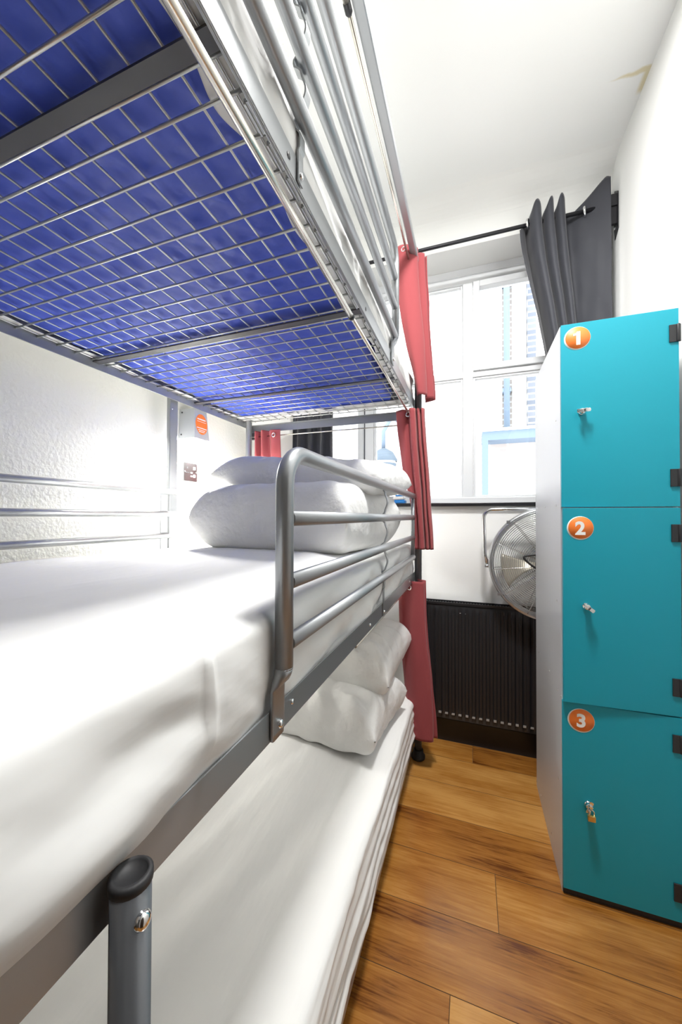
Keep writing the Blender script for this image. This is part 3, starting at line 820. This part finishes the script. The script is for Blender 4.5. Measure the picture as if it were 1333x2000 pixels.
# ------------------------------------------------------------------ radiator
rx0, rx1, rz0, rz1, ry = -.285, .60, .148, .742, 1.985
rad = thing('radiator', 'black ribbed panel radiator under the window', 'radiator', ((rx0 + rx1) / 2, 2.01, rz0))
def rib(x):
    f = ((x - rx0 - .03) / .0333) % 1.0
    return .007 * sst(.18, .32, f) * (1 - sst(.68, .82, f))
def radf(u, v):
    x = rx0 + .002 + (rx1 - rx0 - .004) * u
    z = rz0 + (rz1 - rz0) * v
    inn = sst(.035, .06, v) * (1 - sst(.94, .965, v))
    return (x, ry + .008 - rib(x) * inn - .004 * (sst(0, .02, v) * (1 - sst(.98, 1, v))), z)
b = MB().grid(radf, 420, 40)
b.box(rx0, rx1, ry + .010, ry + .028, rz0, rz1)
for i in range(26):
    x = rx0 + .03 + .0333 * i + .0333 * .93
    if x > rx1 - .02: break
    r_ = random.random()
    b.box(x - .0085 + .004 * r_, x + .0080, ry + .0010, ry + .0042, rz0 + .026, rz0 + .034 + .003 * r_, 1)
for x, z in ((-.075, .700), (-.055, .7005), (-.041, .700), (-.031, .6995)): b.box(x - .003, x + .003, ry + .001, ry + .0042, z, z + .0035, 1)
b.build('panel', [M['rad'], M['chip']], rad, fix=False)
b = MB().box(rx0 - .002, rx1 + .002, ry + .001, ry + .006, rz1, rz1 + .012)
b.box(rx0 - .002, rx1 + .002, ry + .045, ry + .050, rz1, rz1 + .014)
for i in range(60): b.box(rx0 + .014 * i, rx0 + .014 * i + .005, ry + .006, ry + .045, rz1 + .004, rz1 + .008)
b.build('top_grille', M['rad'], rad)
MB().box(rx0 + .01, rx1 - .01, ry + .030, ry + .050, rz0 + .01, rz1 - .002).build('rear_panel', M['rad'], rad)
for x in (rx0 - .003, rx1 - .0): MB().box(x, x + .003, ry + .004, ry + .050, rz0 + .004, rz1 + .010).build('side_panel', M['rad'], rad)
for x in (-.15, .45): MB().box(x - .02, x + .02, ry + .05, YB - .0003, .55, .62).build('wall_bracket', M['rad'], rad)

# ------------------------------------------------------------------ fan
FC = Vector((.340, 1.905, .982)); FR = .262
fan = thing('drum_fan', 'chrome wire cage fan hung behind the lockers under the window', 'fan', FC)
def circ(r, y, n=64): return [(FC.x + r * math.cos(2 * PI * i / n), FC.y + y, FC.z + r * math.sin(2 * PI * i / n)) for i in range(n)]
b = MB().lathe([(FR - .024, -.004), (FR - .012, -.012), (FR - .001, -.008), (FR + .001, .014), (FR, .036), (FR - .010, .042), (FR - .024, .036), (FR - .022, .016), (FR - .024, -.004)], FC, (0, 1, 0), 72)
b.build('rim', M['fan_rim'], fan)
def dome(r): return -.034 * (1 - (r / FR) ** 2) ** .5
def cage(name, sgn, off):
    b = MB()
    n = 22
    for i in range(n):
        r = .066 + (FR - .014 - .066) * i / (n - 1)
        b.tube(circ(r, off + sgn * dome(r), 72), .00105, 5, closed=True)
    for k in range(12):
        a = 2 * PI * k / 12 + .13
        b.tube([(FC.x + r * math.cos(a), FC.y + off + sgn * dome(r) - sgn * .002, FC.z + r * math.sin(a)) for r in [.05 + (FR - .05 - .012) * j / 10 for j in range(11)]], .0016, 6)
    b.build(name, M['fan_wire'], fan)
cage('front_grille', 1, -.006); cage('rear_grille', -1, .034)
b = MB().lathe([(0, -.044), (.045, -.044), (.060, -.040), (.064, -.034), (.060, -.030), (0, -.030)], FC, (0, 1, 0), 40)
for a in (2.85, 2.85 + 2 * PI / 3, 2.85 + 4 * PI / 3):
    p = [Vector((FC.x + r * math.cos(a + d), FC.y - .043, FC.z + r * math.sin(a + d))) for r, d in ((.05, -.9), (.085, -.28), (.118, 0), (.085, .28), (.05, .9))]
    b.tube(cat_rom([tuple(q) for q in p], 5), .0048, 8)
b.build('hub_badge', M['black_plastic'], fan)
MB().lathe([(0, -.012), (.04, -.012), (.05, -.006), (.05, .022), (0, .024)], FC, (0, 1, 0), 32).build('motor', M['black_plastic'], fan)
for k in range(3):
    a0 = 2 * PI * k / 3 + PI + .02
    def bl(u, v):
        r = .048 + (.205 - .048) * u
        wa = (.26 + .38 * u)
        a = a0 - wa * .35 + wa * 1.25 * v
        return (FC.x + r * math.cos(a), FC.y + .016 - .030 * (v - .5) * (1 - .35 * u) + .004 * math.sin(u * PI), FC.z + r * math.sin(a))
    bb = MB().grid(bl, 14, 10).build('blade', M['fan_blade'], fan, fix=False)
    bb.modifiers.new('thickness', 'SOLIDIFY').thickness = .0015
SX = FC.x - FR - .020
sp = [(FC.x - FR - .004, FC.y + .02, FC.z - .02), (SX + .004, FC.y + .026, FC.z + .04), (SX + .002, FC.y + .04, FC.z + .16)]
sp += [(SX + .045 - .045 * math.cos(t), FC.y + .045, FC.z + .21 + .045 * math.sin(t)) for t in (PI / 2 * i / 7 for i in range(8))]
sp += [(FC.x + .2, FC.y + .045, FC.z + .255)]
sp += [(FC.x + FR + .02 - .045 + .045 * math.sin(t), FC.y + .045, FC.z + .21 + .045 * math.cos(t)) for t in (PI / 2 * i / 7 for i in range(8))]
sp += [(FC.x + FR + .004, FC.y + .02, FC.z - .02)]
MB().tube(sp, .0088, 14).build('stand_tube', M['chrome'], fan)
for s_ in (-1, 1): MB().cyl((FC.x + s_ * (FR - .004), FC.y + .015, FC.z - .02), (FC.x + s_ * (FR + .016), FC.y + .015, FC.z - .02), .008, 14).build('side_knob', M['fan_rim'], fan)
for a in (2.3, 3.75, .8, 5.5):
    MB().box(FC.x + FR * math.cos(a) - .008, FC.x + FR * math.cos(a) + .008, FC.y - .012, FC.y - .002, FC.z + FR * math.sin(a) - .006, FC.z + FR * math.sin(a) + .006).build('rim_clip', M['fan_rim'], fan)

# ------------------------------------------------------------------ lockers
lx0, lx1, ly0, ly1, lz1 = .2736, .5800, 1.3575, 1.846, 1.822
LK = thing('locker', 'tall three door teal locker with silver sides by the right wall', 'locker', ((lx0 + lx1) / 2, (ly0 + ly1) / 2, 0))
b = MB(); t = .0012
b.box(lx0, lx0 + t, ly0, ly1, .0, lz1); b.box(lx1 - t, lx1, ly0, ly1, .0, lz1)
b.box(lx0 + t, lx1 - t, ly1 - t, ly1, .0, lz1); b.box(lx0 + t, lx1 - t, ly0, ly1 - t, lz1 - t, lz1)
for z in (.022, .609, 1.229): b.box(lx0 + t, lx1 - t, ly0 + .001, ly1 - t, z, z + .012)
b.box(lx0 + t, lx0 + .014, ly0, ly0 + .012, .022, lz1 - t); b.box(lx1 - .014, lx1 - t, ly0, ly0 + .012, .022, lz1 - t)
b.build('cabinet', M['locker'], LK, bevel=.0006)
MB().box(lx0 + .002, lx1 - .002, ly0 - .004, ly1 - .004, 0, .021).build('plinth', M['black_plastic'], LK)
for y, z in ((1.844, .62), (1.766, .621), (1.548, .628), (1.412, .618), (1.363, .62), (1.414, .918), (1.73, .04), (1.524, .05), (1.386, .034), (1.402, .329), (1.84, .022), (1.62, 1.24), (1.42, 1.24), (1.42, 1.53), (1.80, 1.24)):
    MB().lathe([(.0032, 0), (.0026, .0012), (0, .0016)], (lx0 - .0001, min(y, 1.842), z), (-1, 0, 0), 10).build('rivet', M['rivet'], LK)

def digit_mesh(ch, h):
    if ch == '1':
        P = [(-.06, -.5), (.20, -.5), (.20, .5), (-.01, .5), (-.06, .42), (-.14, .37), (-.26, .35), (-.26, .19), (-.06, .22)]
        return [(x * h, y * h) for x, y in P], [tuple(range(9))]
    cu = bpy.data.curves.new('numeral', 'FONT'); cu.body = ch; cu.size = 1; cu.extrude = 0; cu.offset = .038
    cu.resolution_u = 6
    ob = bpy.data.objects.new('numeral', cu); COL.objects.link(ob)
    dg = bpy.context.evaluated_depsgraph_get()
    me = bpy.data.meshes.new_from_object(ob.evaluated_get(dg))
    vs = [v.co.copy() for v in me.vertices]; fs = [tuple(p.vertices) for p in me.polygons]
    bpy.data.objects.remove(ob); bpy.data.curves.remove(cu); bpy.data.meshes.remove(me)
    xa = min(v.x for v in vs); xb = max(v.x for v in vs); za = min(v.y for v in vs); zb_ = max(v.y for v in vs)
    k = h / (zb_ - za)
    return [((v.x - (xa + xb) / 2) * k, (v.y - (za + zb_) / 2) * k) for v in vs], fs

DT = .0125
def door(i, z0, z1, ajar, num, sx, sz, lockx, lockz, lrot):
    hinge = Vector((lx1 - .001, ly0, 0))
    R = Matrix.Rotation(ajar, 4, 'Z')
    def W(p):
        q = R @ (Vector(p) - hinge) + hinge; return q
    def put(b): b.v = [tuple(W(p)) for p in b.v]; return b
    yf = ly0 - DT - .0008
    b = MB().box(lx0 + .0006, lx1 - .001, yf, yf + DT, z0, z1)
    d = put(b).build('door', M['teal'], LK, bevel=.0009)
    d['label'] = 'teal locker door numbered ' + num
    # hinges on the right edge
    for hz in (z1 - .075, z0 + .085):
        b = MB().box(lx1 - .025, lx1 + .003, yf - .004, yf + .0002, hz - .026, hz + .026)
        b.cyl((lx1 - .004, yf - .004, hz - .026), (lx1 - .004, yf - .004, hz + .026), .0045, 12)
        put(b).build('hinge', M['black_plastic'], d, bevel=.0012)
    # number sticker: white rim, orange disc, white numeral
    b = MB()
    b.lathe([(0, .0006), (.0368, .0006), (.0370, 0)], (sx, yf, sz), (0, -1, 0), 48, 1)
    b.lathe([(0, .0009), (.0345, .0009), (.0347, .0005)], (sx + .0016, yf, sz + .0012), (0, -1, 0), 48, 0)
    vs, fs = digit_mesh(num, .043)
    b.add([(sx + x, yf - .0012, sz + z) for x, z in vs], fs, 1)
    put(b).build('number_sticker', [M['orange'], M['white']], d, fix=False)
    # hasp lock
    b = MB()
    b.lathe([(.0105, 0), (.0105, .004), (.0085, .006), (.0085, .014), (.006, .016), (0, .016)], (lockx, yf, lockz), (0, -1, 0), 24)
    c, s = math.cos(lrot), math.sin(lrot)
    def tabp(a, e): return (lockx + a * c - e * s, 0, lockz + a * s + e * c)
    b.prism([tabp(*q) for q in ((-.017, -.0055), (.019, -.0055), (.021, 0), (.019, .0055), (-.017, .0055))], (0, yf - .0195, 0), (0, yf - .0165, 0))
    b.prism([tabp(*q) for q in ((-.016, -.0015), (-.003, -.0015), (-.003, .0015), (-.016, .0015))], (0, yf - .030, 0), (0, yf - .0195, 0))
    b.prism([tabp(*q) for q in ((.004, -.005), (.010, -.005), (.010, .005), (.004, .005))], (0, yf - .026, 0), (0, yf - .0195, 0))
    put(b).build('hasp_lock', M['chrome'], d, bevel=.0006)
    return d
door(1, 1.2325, lz1 - .001, 0, '1', .3195, 1.772, .331, 1.535, 0.05)
door(2, .617, 1.229, math.radians(2.5), '2', .3215, 1.166, .337, .922, -.65)
door(3, .0235, .613, 0, '3', .3245, .560, .342, .305, 1.25)
# brass padlock on the lowest hasp
px_, py_, pz_ = .3455, ly0 - DT - .024, .270
o = thing('padlock', 'small brass padlock hanging from the lock on door 3', 'padlock', (px_, py_, pz_))
MB().box(px_ - .0105, px_ + .0105, py_ - .005, py_ + .005, pz_, pz_ + .017).build('body', M['brass'], o, bevel=.0018)
MB().tube([(px_ - .007, py_, pz_ + .016), (px_ - .007, py_, pz_ + .027)] + [(px_ - .007 * math.cos(t_), py_, pz_ + .027 + .007 * math.sin(t_)) for t_ in (PI * i / 8 for i in range(1, 8))] + [(px_ + .007, py_, pz_ + .027), (px_ + .007, py_, pz_ + .016)], .0018, 8).build('shackle', M['chrome'], o)

# ------------------------------------------------------------------ wall lamp and socket
la = thing('wall_lamp', 'grey tapered reading lamp with orange sticker on the left wall', 'lamp', (XL + .05, 1.51, 1.59))
ly_a, ly_b, lxf = 1.458, 1.566, -1.297
pr = [(0, ly_a, 1.592), (0, ly_b, 1.592), (0, ly_b - .016, 1.742), (0, ly_a + .006, 1.742)]
b = MB()
vs = [(XL + .0005, y, z) for _, y, z in pr] + [(lxf if z < 1.7 else lxf - .006, y + (0 if k in (0, 3) else -.0), z) for k, (_, y, z) in enumerate(pr)]
b.add(vs, [(0, 1, 2, 3)[::-1], (4, 5, 6, 7), (1, 2, 6, 5), (2, 3, 7, 6), (3, 0, 4, 7)])
lh = b.build('shade', M['lamp'], la); lh.modifiers.new('thickness', 'SOLIDIFY').thickness = .0015
MB().box(XL + .012, lxf - .010, ly_a + .010, ly_b - .010, 1.600, 1.606).build('diffuser', M['bulb'], la)
for z, y in ((1.725, ly_a + .004), (1.612, ly_a - .001)):
    MB().lathe([(.0042, 0), (.0042, .0015), (0, .0025)], (XL + .020, y, z), (0, -1, 0), 10).build('screw', M['black_metal'], la)
b = MB()
def lfx(z): return lxf - .006 * (z - 1.592) / .15 + .0016
cz_, cy_ = 1.668, 1.509
def ell(r1, r2, off, mi, n=40):
    b.add([(lfx(cz_ + r2 * math.sin(2 * PI * i / n)) + off, cy_ + r1 * math.cos(2 * PI * i / n), cz_ + r2 * math.sin(2 * PI * i / n)) for i in range(n)], [tuple(range(n))], mi)
ell(.043, .052, 0, 0)
for zz, hh, ww in ((1.690, .006, .060), (1.680, .002, .066), (1.646, .004, .070), (1.636, .003, .050), (1.628, .003, .040)):
    b.add([(lfx(zz) + .0006, cy_ - ww / 2, zz), (lfx(zz) + .0006, cy_ + ww / 2, zz), (lfx(zz + hh) + .0006, cy_ + ww / 2, zz + hh), (lfx(zz + hh) + .0006, cy_ - ww / 2, zz + hh)], [(0, 1, 2, 3)], 1)
b.build('sticker', [M['orange'], M['white']], la, fix=False)
so = thing('power_socket', 'brushed steel wall socket plate below the reading lamp', 'socket', (XL, 1.535, 1.435))
MB().box(XL + .0005, XL + .010, 1.488, 1.585, 1.384, 1.480).build('plate', M['plate'], so, bevel=.002)
b = MB()
for y, z, a, c in ((1.513, 1.452, .003, .005), (1.505, 1.428, .006, .0025), (1.521, 1.428, .006, .0025)): b.box(XL + .0095, XL + .0105, y - a / 1, y + a, z - c, z + c)
b.build('pin_holes', M['black_plastic'], so)
for z in (1.452, 1.412): MB().box(XL + .0095, XL + .0125, 1.556, 1.568, z - .008, z + .008).build('switch', M['white'], so, bevel=.001)
for z in (1.428, 1.410): MB().box(XL + .0095, XL + .011, 1.536, 1.548, z - .003, z + .003).build('usb_port', M['white'], so)
for y in (1.496, 1.577): MB().lathe([(.003, 0), (.003, .001), (0, .0014)], (XL + .010, y, 1.432), (1, 0, 0), 10).build('screw', M['chrome'], so)

# ------------------------------------------------------------------ light
w = bpy.data.worlds.new('sky'); sc.world = w; w.use_nodes = True
bg = w.node_tree.nodes['Background']; bg.inputs[0].default_value = (.86, .93, 1.0, 1); bg.inputs[1].default_value = 6.0
def area(name, loc, rot, size, power, col=(1, 1, 1), shape='DISK', sy=None):
    l = bpy.data.lights.new(name, 'AREA'); l.shape = shape; l.size = size
    if sy: l.size_y = sy
    l.energy = power; l.color = col
    o = bpy.data.objects.new(name, l); COL.objects.link(o); o.location = loc; o.rotation_euler = rot
    return o
area('ceiling_lamp_light', (.04, .86, 2.86), (0, 0, 0), .28, 38, (1, .99, .97))
area('reading_lamp_light', (XL + .052, 1.51, 1.598), (0, 0, 0), .075, 26, (1, .98, .93), 'RECTANGLE', .085)
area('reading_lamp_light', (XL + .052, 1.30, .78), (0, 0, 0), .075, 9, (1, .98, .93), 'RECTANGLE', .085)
su = bpy.data.lights.new('sun', 'SUN'); su.energy = .8; su.angle = math.radians(3); su.color = (1, .97, .92)
so_ = bpy.data.objects.new('sun', su); COL.objects.link(so_); so_.rotation_euler = (math.radians(38), 0, math.radians(20))

for o in list(COL.objects):
    if o.parent is None and 'label' in o:
        grp = {'bunk_curtain': 'red curtains at the bunk ends', 'window_curtain': 'blackout curtains at the window', 'mattress': 'mattresses on the bunk bed', 'pillow': 'white pillows on the bunks', 'folded_duvet': 'folded duvets on the bunks', 'curtain_rod': 'curtain rods on the bunk bed'}.get(o.name.split('.')[0])
        if grp: o['group'] = grp

# ------------------------------------------------------------------ camera
th, ph, rl = (math.radians(a) for a in (19.68, .7232, .1659))
F = Vector((-math.sin(th) * math.cos(ph), math.cos(th) * math.cos(ph), math.sin(ph)))
R0 = Vector((math.cos(th), math.sin(th), 0)); U0 = R0.cross(F)
Rv = R0 * math.cos(rl) + U0 * math.sin(rl); Uv = Rv.cross(F)
cam = bpy.data.cameras.new('camera'); co = bpy.data.objects.new('camera', cam); COL.objects.link(co)
mw = Matrix((Rv, Uv, -F)).transposed().to_4x4(); mw.translation = Vector((0, 0, 1.2)); co.matrix_world = mw
cam.sensor_fit = 'VERTICAL'; cam.sensor_height = 36; cam.lens = 36 * 712.14 / 2000; cam.clip_start = .02; cam.clip_end = 60
sc.camera = co
sc.view_settings.view_transform = 'Standard'; sc.view_settings.look = 'None'
sc.view_settings.gamma = 1; sc.view_settings.exposure = 0.42; sc.view_settings.use_curve_mapping = False
sc.cycles.max_bounces = 10; sc.cycles.diffuse_bounces = 6; sc.cycles.transparent_max_bounces = 12
